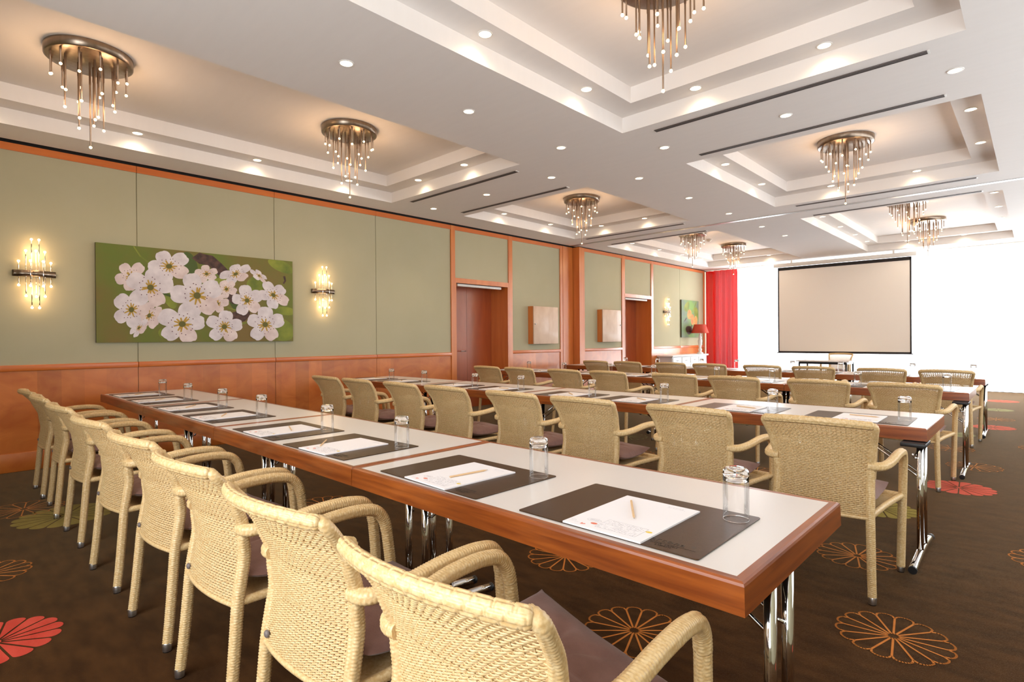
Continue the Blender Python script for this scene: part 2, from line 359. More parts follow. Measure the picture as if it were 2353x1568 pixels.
for X, segs in ((WL, [(YB, 6.16), (7.68, 9.6)]), (WL2, [(9.69, 11.27), (12.74, 16.2)])):
    for a, b in segs: bb.box(X-0.02, X+0.018, a, b, 0, 0.185, 0, 0.006)
struct(bb.build('baseboard_left', M['veneer']))
def door(n, X, D, depth):
    e = bpy.data.objects.new('door_%d' % n, None); COL.objects.link(e); e.location = (X, D[0], 0); e['kind'] = 'structure'
    w = D[1]-D[0]
    mb = MB(); mb.box(-depth-0.05, -depth, 0.0, w*0.5-0.002, 0, DH); mb.box(-depth-0.05, -depth, w*0.5+0.002, w, 0, DH); mb.build('door_leaf', M['door'], e)
    mb = MB()
    mb.box(-depth, 0.02, -0.012, 0.012, 0, DH); mb.box(-depth, 0.02, w-0.012, w+0.012, 0, DH); mb.box(-depth, 0.02, 0, w, DH, DH+0.02)
    mb.box(-0.03, 0.022, -0.01, w+0.01, DH, DH+0.085); mb.build('door_frame', M['trimv'], e)
    mb = MB(); mb.box(-0.075, -0.02, 0.08, w-0.14, DH-0.05, DH-0.005, 0, 0.008); mb.build('door_closer', M['white'], e, 'white bar at the head of the doorway')
    mb = MB()
    mb.tube([(-depth, w*0.5-0.07, 1.05), (-depth+0.05, w*0.5-0.07, 1.05), (-depth+0.05, w*0.5-0.19, 1.05)], 0.009); mb.build('door_handle', M['cap'], e)
door(1, WL, D1, 0.43); door(2, WL2, D2, 0.42)
# unseen right and rear walls; their windows are invented to light the room
wr = MB()
for a, b, c, d in ((YB-0.2, 2.4, 0, 3.6), (13.6, YF+0.4, 0, 3.6), (2.4, 13.6, 0, 0.85), (2.4, 13.6, 2.9, 3.6)): wr.box(XR, XR+0.2, a, b, c, d)
struct(wr.build('wall_right', M['sage']))
e = bpy.data.objects.new('window_3', None); COL.objects.link(e); e.location = (XR+0.1, 0, 0); e['kind'] = 'structure'  # made-up side window, out of view, put in to brighten the room
f = MB(); f.box(-0.04, 0.04, 2.4, 13.6, 0.85, 0.91); f.box(-0.04, 0.04, 2.4, 13.6, 2.84, 2.9)
for k in range(9): yy = 2.43+11.14*k/8; f.box(-0.04, 0.04, yy-0.03, yy+0.03, 0.91, 2.84)
f.build('window_frame', M['white'], e)
for k in range(8): g = MB(); g.box(-0.004, 0.004, 2.46+11.14*k/8, 2.40+11.14*(k+1)/8, 0.91, 2.84); g.build('pane', M['pane'], e)
wb = MB()
WX0, WX1, WZ0, WZ1 = -2.9, 1.1, 0.75, 2.85
wb.box(WL-0.4, WX0, YB-0.2, YB, 0, 3.6); wb.box(WX1, XR, YB-0.2, YB, 0, 3.6); wb.box(WX0, WX1, YB-0.2, YB, 0, WZ0); wb.box(WX0, WX1, YB-0.2, YB, WZ1, 3.6)
struct(wb.build('wall_back', M['sage']))
def window(n, x0, x1, z0, z1, y, nx):
    e = bpy.data.objects.new('window_%d' % n, None); COL.objects.link(e); e.location = (0, y, 0); e['kind'] = 'structure'
    f = MB(); t = 0.06
    f.box(x0, x1, -0.04, 0.04, z0, z0+t); f.box(x0, x1, -0.04, 0.04, z1-t, z1)
    for k in range(nx+1):
        xc = x0 + (x1-x0)*k/nx; f.box(max(x0, xc-t/2), min(x1, xc+t/2), -0.04, 0.04, z0+t, z1-t)
    f.build('window_frame', M['white'], e)
    for k in range(nx):
        a = x0 + (x1-x0)*k/nx; b = x0 + (x1-x0)*(k+1)/nx; g = MB(); g.box(a+t/2, b-t/2, -0.004, 0.004, z0+t, z1-t); g.build('pane', M['pane'], e)
window(2, WX0, WX1, WZ0, WZ1, YB-0.1, 3)  # unseen rear window, invented to let fill light in behind the camera
wf = MB(); GX0, GX1, GZ0, GZ1 = -7.05, 1.3, 0.06, 3.2
wf.box(WL-0.4, GX0, YF, YF+0.2, 0, 3.6); wf.box(GX1, XR, YF, YF+0.2, 0, 3.6); wf.box(GX0, GX1, YF, YF+0.2, -0.1, GZ0, 1); wf.box(GX0, GX1, YF, YF+0.2, GZ1, 3.6)
struct(wf.build('wall_far', [M['ceiling'], M['black']]))
window(1, GX0, GX1, GZ0, GZ1, YF+0.1, 5)

# ------------------------------------------------------------------ ceiling fittings
def downlight_proto():
    t = thing('downlight', '', 'ceiling light')
    rg = MB(); rg.lathe(0, 0, [(0.043, -0.001), (0.044, -0.005), (0.051, -0.005), (0.054, 0.0)], 24); rg.build('trim_ring', M['white'], t)
    d = MB(); d.lathe(0, 0, [(0.0, -0.003), (0.044, -0.003)], 24); d.build('lens', M['lamp_disc'], t)
    return t
dl = freeze(downlight_proto()); dl_used = False
SL = {}
def spot_data(kind):
    if kind not in SL:
        l = bpy.data.lights.new('spot_' + kind, 'SPOT'); l.color = DOWN; l.shadow_soft_size = 0.03
        if kind == 'tray': l.energy = SPOT_TRAY; l.spot_size = radians(160); l.spot_blend = 1.0
        else: l.energy = SPOT_FLAT; l.spot_size = radians(85); l.spot_blend = 0.6
        SL[kind] = l
    return SL[kind]
def place_dl(x, y, z, label, group, kind):
    global dl_used
    if not dl_used: o = dl; dl_used = True; o.location = (x, y, z); o['label'] = label; o['group'] = group
    else: o = dup(dl, (x, y, z), None, label, group)
    lo = bpy.data.objects.new('downlight_beam', spot_data(kind)); COL.objects.link(lo); lo.location = (x, y, z-0.02)
TN = ['near left', 'near right', 'middle left', 'middle right', 'far left', 'far right']
for ti, (x0, x1, y0, y1) in enumerate(TRAYS):
    o = 0.12
    yl = {0: [0.3, 1.49, 2.68, 3.87], 2: [6.73, 7.96], 4: [10.88, 12.11, 13.29, 14.42]}[ti - ti % 2]
    xl = [-5.955, -5.04] if ti % 2 == 0 else [-2.10, -1.12]
    for side, xx in (('left', x0+o), ('right', x1-o)):
        for k, y in enumerate(yl):
            place_dl(xx, y, ZM, 'lit recessed downlight in the %s ceiling tray, %s on its %s ledge' % (TN[ti], ORD[k], side), 'downlights on the ceiling tray ledges', 'tray')
    for side, yy in (('near', y0+o), ('far', y1-o)):
        if ti < 2 and side == 'near': continue
        for k, x in enumerate(xl):
            place_dl(x, yy, ZM, 'lit recessed downlight in the %s ceiling tray, %s one on its %s ledge' % (TN[ti], ('left', 'right')[k], side), 'downlights on the ceiling tray ledges', 'tray')
for k, y in enumerate([0.85, 2.07, 3.24, 4.52, 6.06, 7.41, 8.80, 10.26, 11.5]):
    place_dl(-3.565, y, ZC, 'lit recessed downlight, %s from the camera along the flat middle ceiling strip' % ORD[k], 'downlights along the middle ceiling strip', 'flat')
for k, x in enumerate([-6.6, -5.45, -4.31, -2.80, -1.62, -0.44]):
    place_dl(x, 5.27, ZC, 'lit recessed downlight, %s from the left on the ceiling strip crossing behind the near trays' % ORD[k], 'downlights on the crossing ceiling strip', 'flat')
ti_ = 0
for tr, (xa, xb) in (('left', (-6.50, -4.44)), ('right', (-2.64, -0.55))):
    for y, w in ((4.79, 'behind the near %s ceiling tray'), (5.755, 'in front of the middle %s ceiling tray'), (9.03, 'behind the middle %s ceiling tray'), (9.92, 'in front of the far %s ceiling tray')):
        t = thing('air_slot_diffuser', 'long dark linear air slot ' + w % tr, 'air vent', ((xa+xb)/2, y, ZC), 0, 'linear air slots in the ceiling'); h = (xb-xa)/2
        a = MB(); a.box(-h, h, -0.026, 0.026, -0.003, 0.0); a.build('slot', M['slot'], t)
        a = MB()
        for yy in (-0.026, -0.003, 0.021): a.box(-h-0.004, h+0.004, yy, yy+0.005, -0.006, 0.0)
        a.build('blades', M['slotm'], t)
        a = MB(); a.box(-h-0.012, -h, -0.028, 0.028, -0.006, 0); a.box(h, h+0.012, -0.028, 0.028, -0.006, 0); a.build('end_cap', M['white'], t)
tk = MB(); tk.box(-7.2, XR, 9.43, 9.455, ZC-0.007, ZC); tk.box(-7.2, XR, 9.475, 9.50, ZC-0.007, ZC); tk.box(-7.2, XR, 9.455, 9.475, ZC-0.002, ZC, 1)
tag(tk.build('partition_track', [M['cap'], M['slot']]), 'shiny metal partition track running right across the ceiling', 'track')
sd = thing('smoke_detector', 'small white smoke detector on the far left tray ceiling', 'smoke detector', (-5.5, 12.45, ZT))
a = MB(); a.lathe(0, 0, [(0.0, -0.05), (0.035, -0.05), (0.04, -0.035), (0.06, -0.03), (0.065, 0)], 24); a.build('housing', M['white'], sd)
a = MB(); a.sphere((0.03, 0, -0.045), 0.005, 6); a.build('indicator_lamp', M['ink_red'], sd)

# chandeliers
def chandelier(loc, label, first=[None]):
    if first[0] is None:
        t = thing('chandelier', label, 'chandelier', loc, 0, 'round chandeliers with dangling rods')
        a = MB(); a.lathe(0, 0, [(0.0, -0.068), (0.272, -0.068), (0.284, -0.062), (0.285, 0.0)], 64); a.build('ceiling_plate', M['nickel'], t)
        rods = []
        for k in range(12): rods.append((0.245, 2*pi*k/12+0.1, 0.17 if k % 2 else 0.12))
        for k in range(8): rods.append((0.165, 2*pi*k/8+0.3, 0.36 if k % 2 else 0.27))
        for k in range(5): rods.append((0.085, 2*pi*k/5+0.2, 0.46 + 0.05*(k % 2)))
        rods.append((0.0, 0, 0.66))
        for r, an, ln in rods:
            x, y = r*cos(an), r*sin(an)
            a = MB(); a.lathe(x, y, [(0.0075, -0.068), (0.0075, -0.068-ln*0.25), (0.0055, -0.068-ln*0.27), (0.0055, -0.068-ln+0.01), (0.003, -0.068-ln+0.005)], 8)
            rd = a.build('rod', M['bronze'], t)
            a = MB(); a.sphere((x, y, -0.068-ln-0.004), 0.0105, 7); a.build('bulb', M['bulb'], rd)
        first[0] = freeze(t)
    else: t = dup(first[0], loc, None, label)
    for k in range(3):
        l = CHL; o = bpy.data.objects.new('chandelier_glow', l); COL.objects.link(o)
        an = 2*pi*k/3; o.location = (loc[0]+0.22*cos(an), loc[1]+0.22*sin(an), loc[2]-0.42)
    return t
CHL = bpy.data.lights.new('chandelier_glow', 'POINT'); CHL.energy = CH_PW/3; CHL.color = WARM; CHL.shadow_soft_size = 0.06
for loc, lb in (((-5.40, 0.90), 'round rod chandelier at the top left, nearest in the near left tray'), ((-5.34, 3.13), 'round rod chandelier in the far part of the near left tray'),
        ((-1.68, 3.15), 'round rod chandelier cut off by the top edge, in the near right tray'), ((-5.33, 7.28), 'round rod chandelier alone in the middle left tray'),
        ((-1.60, 7.28), 'round rod chandelier alone in the middle right tray'), ((-5.42, 11.42), 'round rod chandelier in the far left tray, nearer of its pair'),
        ((-5.36, 13.5), 'round rod chandelier in the far left tray, farther of its pair beside red curtain'), ((-1.57, 11.25), 'round rod chandelier in the far right tray, nearer of its pair'),
        ((-1.54, 13.35), 'round rod chandelier in the far right tray, farther of its pair')):
    chandelier((loc[0], loc[1], ZT), lb)

# wall sconces
RODS = [(-0.119, 0.11, 0.03), (-0.066, 0.215, 0.045), (-0.036, 0.115, 0.085), (-0.023, 0.33, 0.05), (0.010, 0.22, 0.055), (0.033, 0.33, 0.06), (0.061, 0.115, 0.085), (0.079, 0.215, 0.045), (0.127, 0.11, 0.03)]
def sconce(loc, label, first=[None]):
    if first[0] is None:
        t = thing('wall_sconce', label, 'wall lamp', loc, 0, 'rod wall lamps on the sage wall')
        a = MB(); pr = []
        pts = [(0.0, -0.165), (0.035, -0.165)] + [(0.035+0.05*sin(pi*k/12)*(1+0.25*cos(3*pi*k/12)), -0.15+0.30*k/12) for k in range(13)] + [(0.035, 0.165), (0.0, 0.165)]
        a.loft([[(x, y, z) for x, y in pts] for z in (-0.03, 0.03)], True, 0, True, True)
        a.build('metal_band', M['nickel'], t)
        for y, h, x in RODS:
            a = MB(); a.tube([(x, y, -h), (x, y, h)], 0.0048, 8); rd = a.build('rod', M['chrome'], t)
            for sgn in (-1, 1):
                a = MB(); a.sphere((x, y, sgn*(h+0.008)), 0.0115, 7); a.build('bulb', M['bulb'], rd)
        first[0] = freeze(t)
    else: t = dup(first[0], loc, None, label)
    for dz in (-0.2, 0.2):
        o = bpy.data.objects.new('sconce_glow', SCL); COL.objects.link(o); o.location = (loc[0]+0.075, loc[1], loc[2]+dz)
    return t
SCL = bpy.data.lights.new('sconce_glow', 'POINT'); SCL.energy = SC_PW; SCL.color = WARM; SCL.shadow_soft_size = 0.06
sconce((WL, 0.745, 1.95), 'rod wall lamp at the left edge, left of the blossom picture')
sconce((WL, 3.82, 1.95), 'rod wall lamp to the right of the blossom picture')
sconce((WL2, 13.45, 1.95), 'rod wall lamp beside the far doorway and the small rosehip picture')

# ------------------------------------------------------------------ pictures
def flat(mb, pts, lvl, mi, X): mb.poly([(X + lvl*0.000012, y, z) for y, z in pts], mi)
A_G = add_noise_color(mat('printed_green', srgb(110, 112, 36), 0.6), srgb(98, 112, 28), srgb(120, 98, 42), 1.6, lo=0.35, hi=0.65)
A_P = add_noise_color(mat('printed_petal', srgb(214, 204, 206), 0.6), srgb(200, 190, 194), srgb(228, 220, 222), 9, lo=0.3, hi=0.7)
A_P2 = add_noise_color(mat('printed_petal_pink', srgb(216, 196, 192), 0.6), srgb(205, 184, 180), srgb(228, 212, 208), 9)
A_Y = mat('printed_stamen', srgb(178, 142, 52), 0.6); A_K = mat('printed_dot', srgb(84, 40, 48), 0.6); A_O = mat('printed_olive', srgb(96, 92, 30), 0.6)
A_L = add_noise_color(mat('printed_leaf', srgb(120, 132, 36), 0.6), srgb(92, 108, 26), srgb(140, 148, 44), 5); A_B = add_noise_color(mat('printed_branch', srgb(70, 42, 32), 0.6), srgb(48, 28, 22), srgb(92, 60, 48), 20)
A_E = mat('canvas_side', srgb(60, 58, 30), 0.7); A_L2 = mat('printed_dark_leaf', srgb(70, 88, 26), 0.6)
pic = MB(); PX = 0.04
pic.box(0.002, PX-0.001, 1.238, 3.375, 1.26, 2.325, 0); flat(pic, [(1.238, 1.26), (3.375, 1.26), (3.375, 2.325), (1.238, 2.325)], 0, 1, PX)
lv = [1]
def nxt(): lv[0] += 1; return lv[0]
def clip(pts, y0=1.24, y1=3.373, z0=1.262, z1=2.323): return [(min(max(y, y0), y1), min(max(z, z0), z1)) for y, z in pts]
def blob(cy, cz, a, b, rot, mi, n=20, wob=0.0, k=3, ph=0):
    pts = []
    for i in range(n):
        t = 2*pi*i/n; r = 1+wob*sin(k*t+ph); u, v = a*r*cos(t), b*r*sin(t)
        pts.append((cy+u*cos(rot)-v*sin(rot), cz+u*sin(rot)+v*cos(rot)))
    flat(pic, clip(pts), nxt(), mi, PX)
def strip(pts, w0, w1, mi):
    P = [Vector(p) for p in pts]; n = len(P)
    L, R = [], []
    for i in range(n):
        d = (P[min(i+1, n-1)]-P[max(i-1, 0)]).normalized(); q = Vector((-d.y, d.x))*(w0+(w1-w0)*i/(n-1))/2
        L.append(P[i]+q); R.append(P[i]-q)
    l = nxt()
    for i in range(n-1): flat(pic, clip([L[i], L[i+1], R[i+1], R[i]]), l, mi, PX)
# leaves, stems and the branch
blob(2.14, 2.17, 0.075, 0.16, 0.35, 9, wob=0.05); blob(2.19, 2.02, 0.05, 0.14, 0.5, 9)
blob(2.90, 2.00, 0.12, 0.10, 0.6, 7, wob=0.06); blob(3.22, 2.25, 0.18, 0.075, -0.35, 7); blob(3.25, 1.40, 0.15, 0.14, -0.8, 7, wob=0.05); blob(3.28, 1.66, 0.14, 0.055, -0.1, 7)
blob(1.93, 1.76, 0.06, 0.12, 0.35, 7); blob(1.86, 1.36, 0.05, 0.06, 0.5, 7); blob(2.48, 1.99, 0.12, 0.05, 0.2, 7); blob(2.68, 1.70, 0.07, 0.17, 0.7, 9)
strip([(1.58, 2.32), (1.64, 2.22), (1.76, 2.12)], 0.012, 0.02, 7); strip([(1.98, 2.3), (2.0, 2.25)], 0.012, 0.02, 7)
strip([(1.85, 1.95), (1.98, 1.88), (2.1, 1.83)], 0.03, 0.03, 7); strip([(1.85, 1.82), (2.0, 1.77)], 0.03, 0.03, 9)
strip([(2.60, 1.45), (2.78, 1.50)], 0.018, 0.02, 7); strip([(2.55, 1.68), (2.82, 1.60)], 0.014, 0.016, 7); strip([(1.7, 1.62), (1.9, 1.64)], 0.014, 0.014, 7)
strip([(2.20, 2.30), (2.26, 2.25), (2.36, 2.24), (2.44, 2.17), (2.52, 2.09)], 0.13, 0.13, 8); blob(2.70, 1.58, 0.12, 0.07, 0.2, 8, wob=0.12); blob(2.62, 1.80, 0.07, 0.07, 0.2, 8, wob=0.12)
strip([(3.26, 2.12), (3.275, 2.06), (3.25, 2.02)], 0.03, 0.02, 8)
def flower(cy, cz, r, rot=0.0, sq=1.0, sa=0.0, np_=5, mi=2, seed=1, red=False):
    rnd = random.Random(seed)
    def T(u, v):   # squash along direction sa
        c, s_ = cos(sa), sin(sa); p = u*c+v*s_; q = (-u*s_+v*c)*sq
        return (cy+p*c-q*s_, cz+p*s_+q*c)
    for k in range(np_):
        a = rot+2*pi*k/np_+rnd.uniform(-0.08, 0.08); R = r*1.10*rnd.uniform(0.90, 1.04); w = R*rnd.uniform(0.40, 0.46); pts = []
        for i in range(26):
            t = 2*pi*i/26
            x = R*0.56 + R*0.46*cos(t); y = w*sin(t)*(0.86+0.14*cos(t))
            if abs(t-2*pi*round(t/(2*pi))) < 0.3: x -= R*0.05
            x += R*0.012*sin(5*t+k); pts.append(T(x*cos(a)-y*sin(a), x*sin(a)+y*cos(a)))
        flat(pic, clip(pts), nxt(), mi if k % 2 else (3 if mi == 2 and k == 4 else mi), PX)
    for k in range(11):
        a = rot+2*pi*k/11+rnd.uniform(-.2, .2); R = r*rnd.uniform(0.30, 0.42)
        l = nxt(); pts = [T(R*cos(a)+r*0.03*cos(a+1.6), R*sin(a)+r*0.03*sin(a+1.6)), T(R*cos(a)-r*0.03*cos(a+1.6), R*sin(a)-r*0.03*sin(a+1.6)), T(r*0.06*cos(a-1.5), r*0.06*sin(a-1.5)), T(r*0.06*cos(a+1.5), r*0.06*sin(a+1.5))]
        flat(pic, clip(pts), l, 4, PX)
    l = nxt(); flat(pic, clip([T(r*0.15*cos(2*pi*i/12), r*0.15*sin(2*pi*i/12)) for i in range(12)]), l, 6, PX)
    for k in range(16):
        a = 2*pi*k/16+rnd.uniform(-.15, .15); R = r*rnd.uniform(0.40, 0.58); c = (R*cos(a), R*sin(a)); q = r*0.026
        flat(pic, clip([T(c[0]+q*cos(2*pi*i/6), c[1]+q*sin(2*pi*i/6)) for i in range(6)]), nxt(), 5, PX)
for i, f in enumerate([(2.317, 2.075, 0.125, 0.5, 0.8, 0.3, 5, 3), (2.936, 2.10, 0.12, 0.2, 0.5, -0.6, 5, 2), (2.436, 1.722, 0.13, 0.1, 0.8, 0.6, 5, 3), (2.649, 2.10, 0.19, 0.6, 0.6, 0.5, 5, 2), (2.54, 1.905, 0.13, 0.9, 0.8, 0.7, 5, 3),
        (1.548, 1.99, 0.16, 0.9, 0.9, 1.2, 5, 3), (1.72, 1.56, 0.17, 0.3, 0.7, 1.2, 5, 3), (1.553, 1.62, 0.20, 1.2, 0.85, 1.3, 5, 2), (1.62, 1.42, 0.12, 0.8, 0.5, 1.0, 5, 2), (1.735, 1.876, 0.225, 0.2, 0.95, 0.7, 5, 2), (1.921, 2.13, 0.215, 0.75, 0.85, 0.4, 5, 2),
        (2.211, 1.809, 0.265, 0.55, 1.0, 0, 5, 2), (2.05, 1.469, 0.25, 0.05, 0.92, 0.2, 5, 2), (2.511, 1.442, 0.205, 0.2, 0.95, 0.2, 5, 2), (2.782, 1.776, 0.185, 0.5, 0.98, 0, 5, 2), (3.114, 1.862, 0.20, 0.8, 0.8, -0.5, 5, 2), (3.005, 1.476, 0.235, 0.3, 0.95, 0.3, 5, 2)]):
    flower(f[0], f[1], f[2], f[3], f[4], f[5], f[6], f[7], seed=i+3)
o = pic.build('canvas_picture', [A_E, A_G, A_P, A_P2, A_Y, A_K, A_O, A_L, A_B, A_L2]); o.location = (WL, 0, 0)
tag(o, 'wide canvas picture of white blossoms on olive green, on the left wall', 'picture')
pic = MB(); lv[0] = 1
A_G2 = add_noise_color(mat('printed_blurred_green', srgb(112, 142, 78), 0.6), srgb(116, 152, 72), srgb(104, 116, 100), 2.2, lo=0.35, hi=0.65)
A_H = add_noise_color(mat('printed_rosehip', srgb(226, 112, 52), 0.6), srgb(222, 92, 48), srgb(240, 150, 72), 9)
pic.box(0.002, PX-0.001, 14.235, 15.285, 1.275, 2.31, 0); flat(pic, [(14.235, 1.275), (15.285, 1.275), (15.285, 2.31), (14.235, 2.31)], 0, 1, PX)
def clip(pts, y0=14.236, y1=15.284, z0=1.276, z1=2.309): return [(min(max(y, y0), y1), min(max(z, z0), z1)) for y, z in pts]
def q2(u, v): return (14.235+1.05*u, 2.31-1.035*v)
blob(*q2(0.42, 0.80), 0.20, 0.12, 0.0, 5, wob=0.1); blob(*q2(0.3, 0.18), 0.18, 0.12, 0.6, 2, wob=0.1); blob(*q2(0.85, 0.35), 0.12, 0.2, 0.3, 2, wob=0.1)
strip([q2(0.86, 0.02), q2(0.72, 0.22), q2(0.62, 0.30)], 0.03, 0.035, 2)
for u, v, a, b, rt in ((0.45, 0.38, 0.14, 0.125, 0.9), (0.63, 0.52, 0.10, 0.15, 0.05), (0.82, 0.55, 0.10, 0.14, -0.1)): blob(*q2(u, v), a, b, rt, 3)
for u, v, u2, v2 in ((0.28, 0.48, 0.14, 0.58), (0.60, 0.66, 0.48, 0.85), (0.84, 0.70, 0.76, 0.88)): strip([q2(u, v), q2(u2, v2)], 0.05, 0.015, 4)
o = pic.build('canvas_picture', [A_E, A_G2, A_L, A_H, A_B, mat('printed_shadow_brown', srgb(70, 58, 48), 0.6)]); o.location = (WL2, 0, 0)
tag(o, 'small canvas picture of orange rosehips on the wall near the red curtain', 'picture')

# wall boxes
def wall_box(X, y0, y1, z0, z1, knob_y, label, m):
    t = thing('wall_cabinet', label, 'cabinet', (X, (y0+y1)/2, z0)); h = (y1-y0)/2; H = z1-z0
    a = MB(); a.box(0, 0.125, -h, h, 0, H); a.build('body', M['trimv'], t)
    a = MB(); a.box(0.126, 0.147, -h, h, 0, H, 0, 0.003); d = a.build('door', m, t)
    a = MB(); a.lathe(0, 0, [(0.0, 0.022), (0.012, 0.022), (0.014, 0.012), (0.006, 0.0)], 14); k = a.build('knob', M['cap'], d); k.rotation_euler = (0, radians(90), 0); k.location = (0.147, knob_y, H/2+0.02)
PALE = add_noise_color(mat('pale_birch_veneer', srgb(206, 178, 152), 0.5, coat=0.15), srgb(200, 170, 144), srgb(214, 188, 164), 8, (1, 1, 0.5))
wall_box(WL, 8.14, 8.90, 1.165, 1.905, -0.34, 'square pale wooden wall cabinet just right of the near doorway', PALE)
wall_box(WL2, 10.28, 11.02, 1.185, 1.905, 0.34, 'square pale wooden wall cabinet just left of the far doorway', PALE)

# ------------------------------------------------------------------ far end: curtains, screen, sideboard, lamp
def curtain(name, x0, x1, y, z0, z1, amp, per, m, label, cat, n_per=10, hem=None):
    a = MB(); n = int((x1-x0)/per*n_per); rnd = random.Random(5); ph = 0; rows = []
    xs = [x0+(x1-x0)*i/n for i in range(n+1)]; off = [amp*sin(2*pi*i/n_per + 0.7*sin(i*0.13)) * (0.7+0.3*sin(i*0.041)) for i in range(n+1)]
    for z, k in ((z1, 0.5), (z1-0.12, 0.9), ((z0+z1)/2, 1.0), (z0, 1.15)):
        rows.append([(x, y+o_*k, z) for x, o_ in zip(xs, off)])
    a.loft(rows, False, 0, True)
    a.loft([[(x, yy+0.0025, z) for x, yy, z in r] for r in rows], False, 0, True) if hem else None
    return tag(a.build(name, m), label, cat)
curtain('sheer_curtain', -6.95, 1.4, 16.12, 0.03, ZC-0.03, 0.035, 0.13, M['sheer'], 'white sheer curtain hanging full height across the bright end window', 'curtain')
curtain('red_curtain', WL2+0.012, -6.20, 15.84, 0.02, ZC-0.03, 0.085, 0.17, M['red_cloth'], 'full-height bright red curtain in the far left corner', 'curtain')
cr_ = MB(); cr_.box(WL2+0.03, XR, 15.81, 15.87, ZC-0.025, ZC-0.0); cr_.box(-6.95, XR, 16.08, 16.16, ZC-0.02, ZC-0.0); tag(cr_.build('curtain_rail', M['white']), 'white curtain rail on the ceiling along the end window', 'curtain rail')
ps = thing('projection_screen', 'large pulled-down projection screen with black border in front of the bright window', 'projection screen', (-3.515, 15.4, 0.868))
HW = 1.437
a = MB(); a.box(-HW, HW, -0.004, 0.004, 0, 2.21, 0)
a.build('screen_fabric', M['screen'], ps)
a = MB(); a.box(-HW, -HW+0.03, -0.008, 0.006, 0, 2.21); a.box(HW-0.03, HW, -0.008, 0.006, 0, 2.21); a.box(-HW, HW, -0.008, 0.006, 2.13, 2.21); a.box(-HW, HW, -0.008, 0.006, 0, 0.03)
a.build('black_border', M['screen_border'], ps)
a = MB(); a.box(-HW-0.09, HW+0.1, -0.06, 0.07, 2.215, 2.31, 0, 0.01); a.build('casing', M['white'], ps)
a = MB(); a.box(-HW-0.03, HW+0.03, -0.012, 0.012, -0.022, 0.0, 0, 0.004); a.build('bottom_bar', M['screen_border'], ps)
for sx in (-1, 1):
    a = MB(); a.box(sx*1.1-0.02, sx*1.1+0.02, -0.02, 0.02, 2.31, ZC-0.868); a.build('ceiling_bracket', M['white'], ps)
sb = thing('sideboard', 'white painted sideboard with drawers against the left wall at the far end', 'sideboard', (-6.9, 13.96, 0))
PW = mat('white_painted_wood', srgb(222, 222, 220), 0.45)
a = MB(); a.box(-0.19, 0.19, -1.0, 1.0, 0.06, 0.77); a.build('body', PW, sb)
a = MB(); a.box(-0.215, 0.235, -1.05, 1.05, 0.77, 0.815, 0, 0.012); a.build('top', PW, sb)
a = MB(); a.box(-0.17, 0.17, -0.97, 0.97, 0, 0.06); a.build('plinth', PW, sb)
for k in range(4):
    y0 = -0.97+k*0.49
    a = MB(); a.box(0.19, 0.205, y0, y0+0.46, 0.60, 0.75, 0, 0.004); d = a.build('drawer', PW, sb)
    a = MB(); a.box(0.205, 0.22, y0+0.18, y0+0.28, 0.668, 0.682, 0, 0.004); a.build('handle', M['slotm'], d)
    a = MB(); a.box(0.19, 0.205, y0, y0+0.46, 0.09, 0.58); a.box(0.205, 0.212, y0, y0+0.05, 0.09, 0.58); a.box(0.205, 0.212, y0+0.41, y0+0.46, 0.09, 0.58); a.box(0.205, 0.212, y0+0.05, y0+0.41, 0.09, 0.15); a.box(0.205, 0.212, y0+0.05, y0+0.41, 0.52, 0.58)
    d = a.build('door', PW, sb); a = MB(); a.sphere((0.222, y0+0.43, 0.36), 0.011, 6); a.build('knob', M['slotm'], d)
lp = thing('table_lamp', 'table lamp with red shade and white turned base on the white sideboard', 'lamp', (-6.82, 14.80, 0.816))
a = MB(); a.lathe(0, 0, [(0.0, 0), (0.085, 0), (0.085, 0.03), (0.05, 0.045), (0.035, 0.07), (0.055, 0.12), (0.03, 0.16), (0.045, 0.25), (0.058, 0.36), (0.035, 0.42), (0.05, 0.46), (0.022, 0.5), (0.035, 0.54), (0.018, 0.57), (0.012, 0.62)], 24); a.build('base', PW, lp)
a = MB(); a.lathe(0, 0, [(0.235, 0.575), (0.155, 0.815), (0.152, 0.815), (0.232, 0.575)], 40); a.build('lamp_shade', M['red_lampshade'], lp)

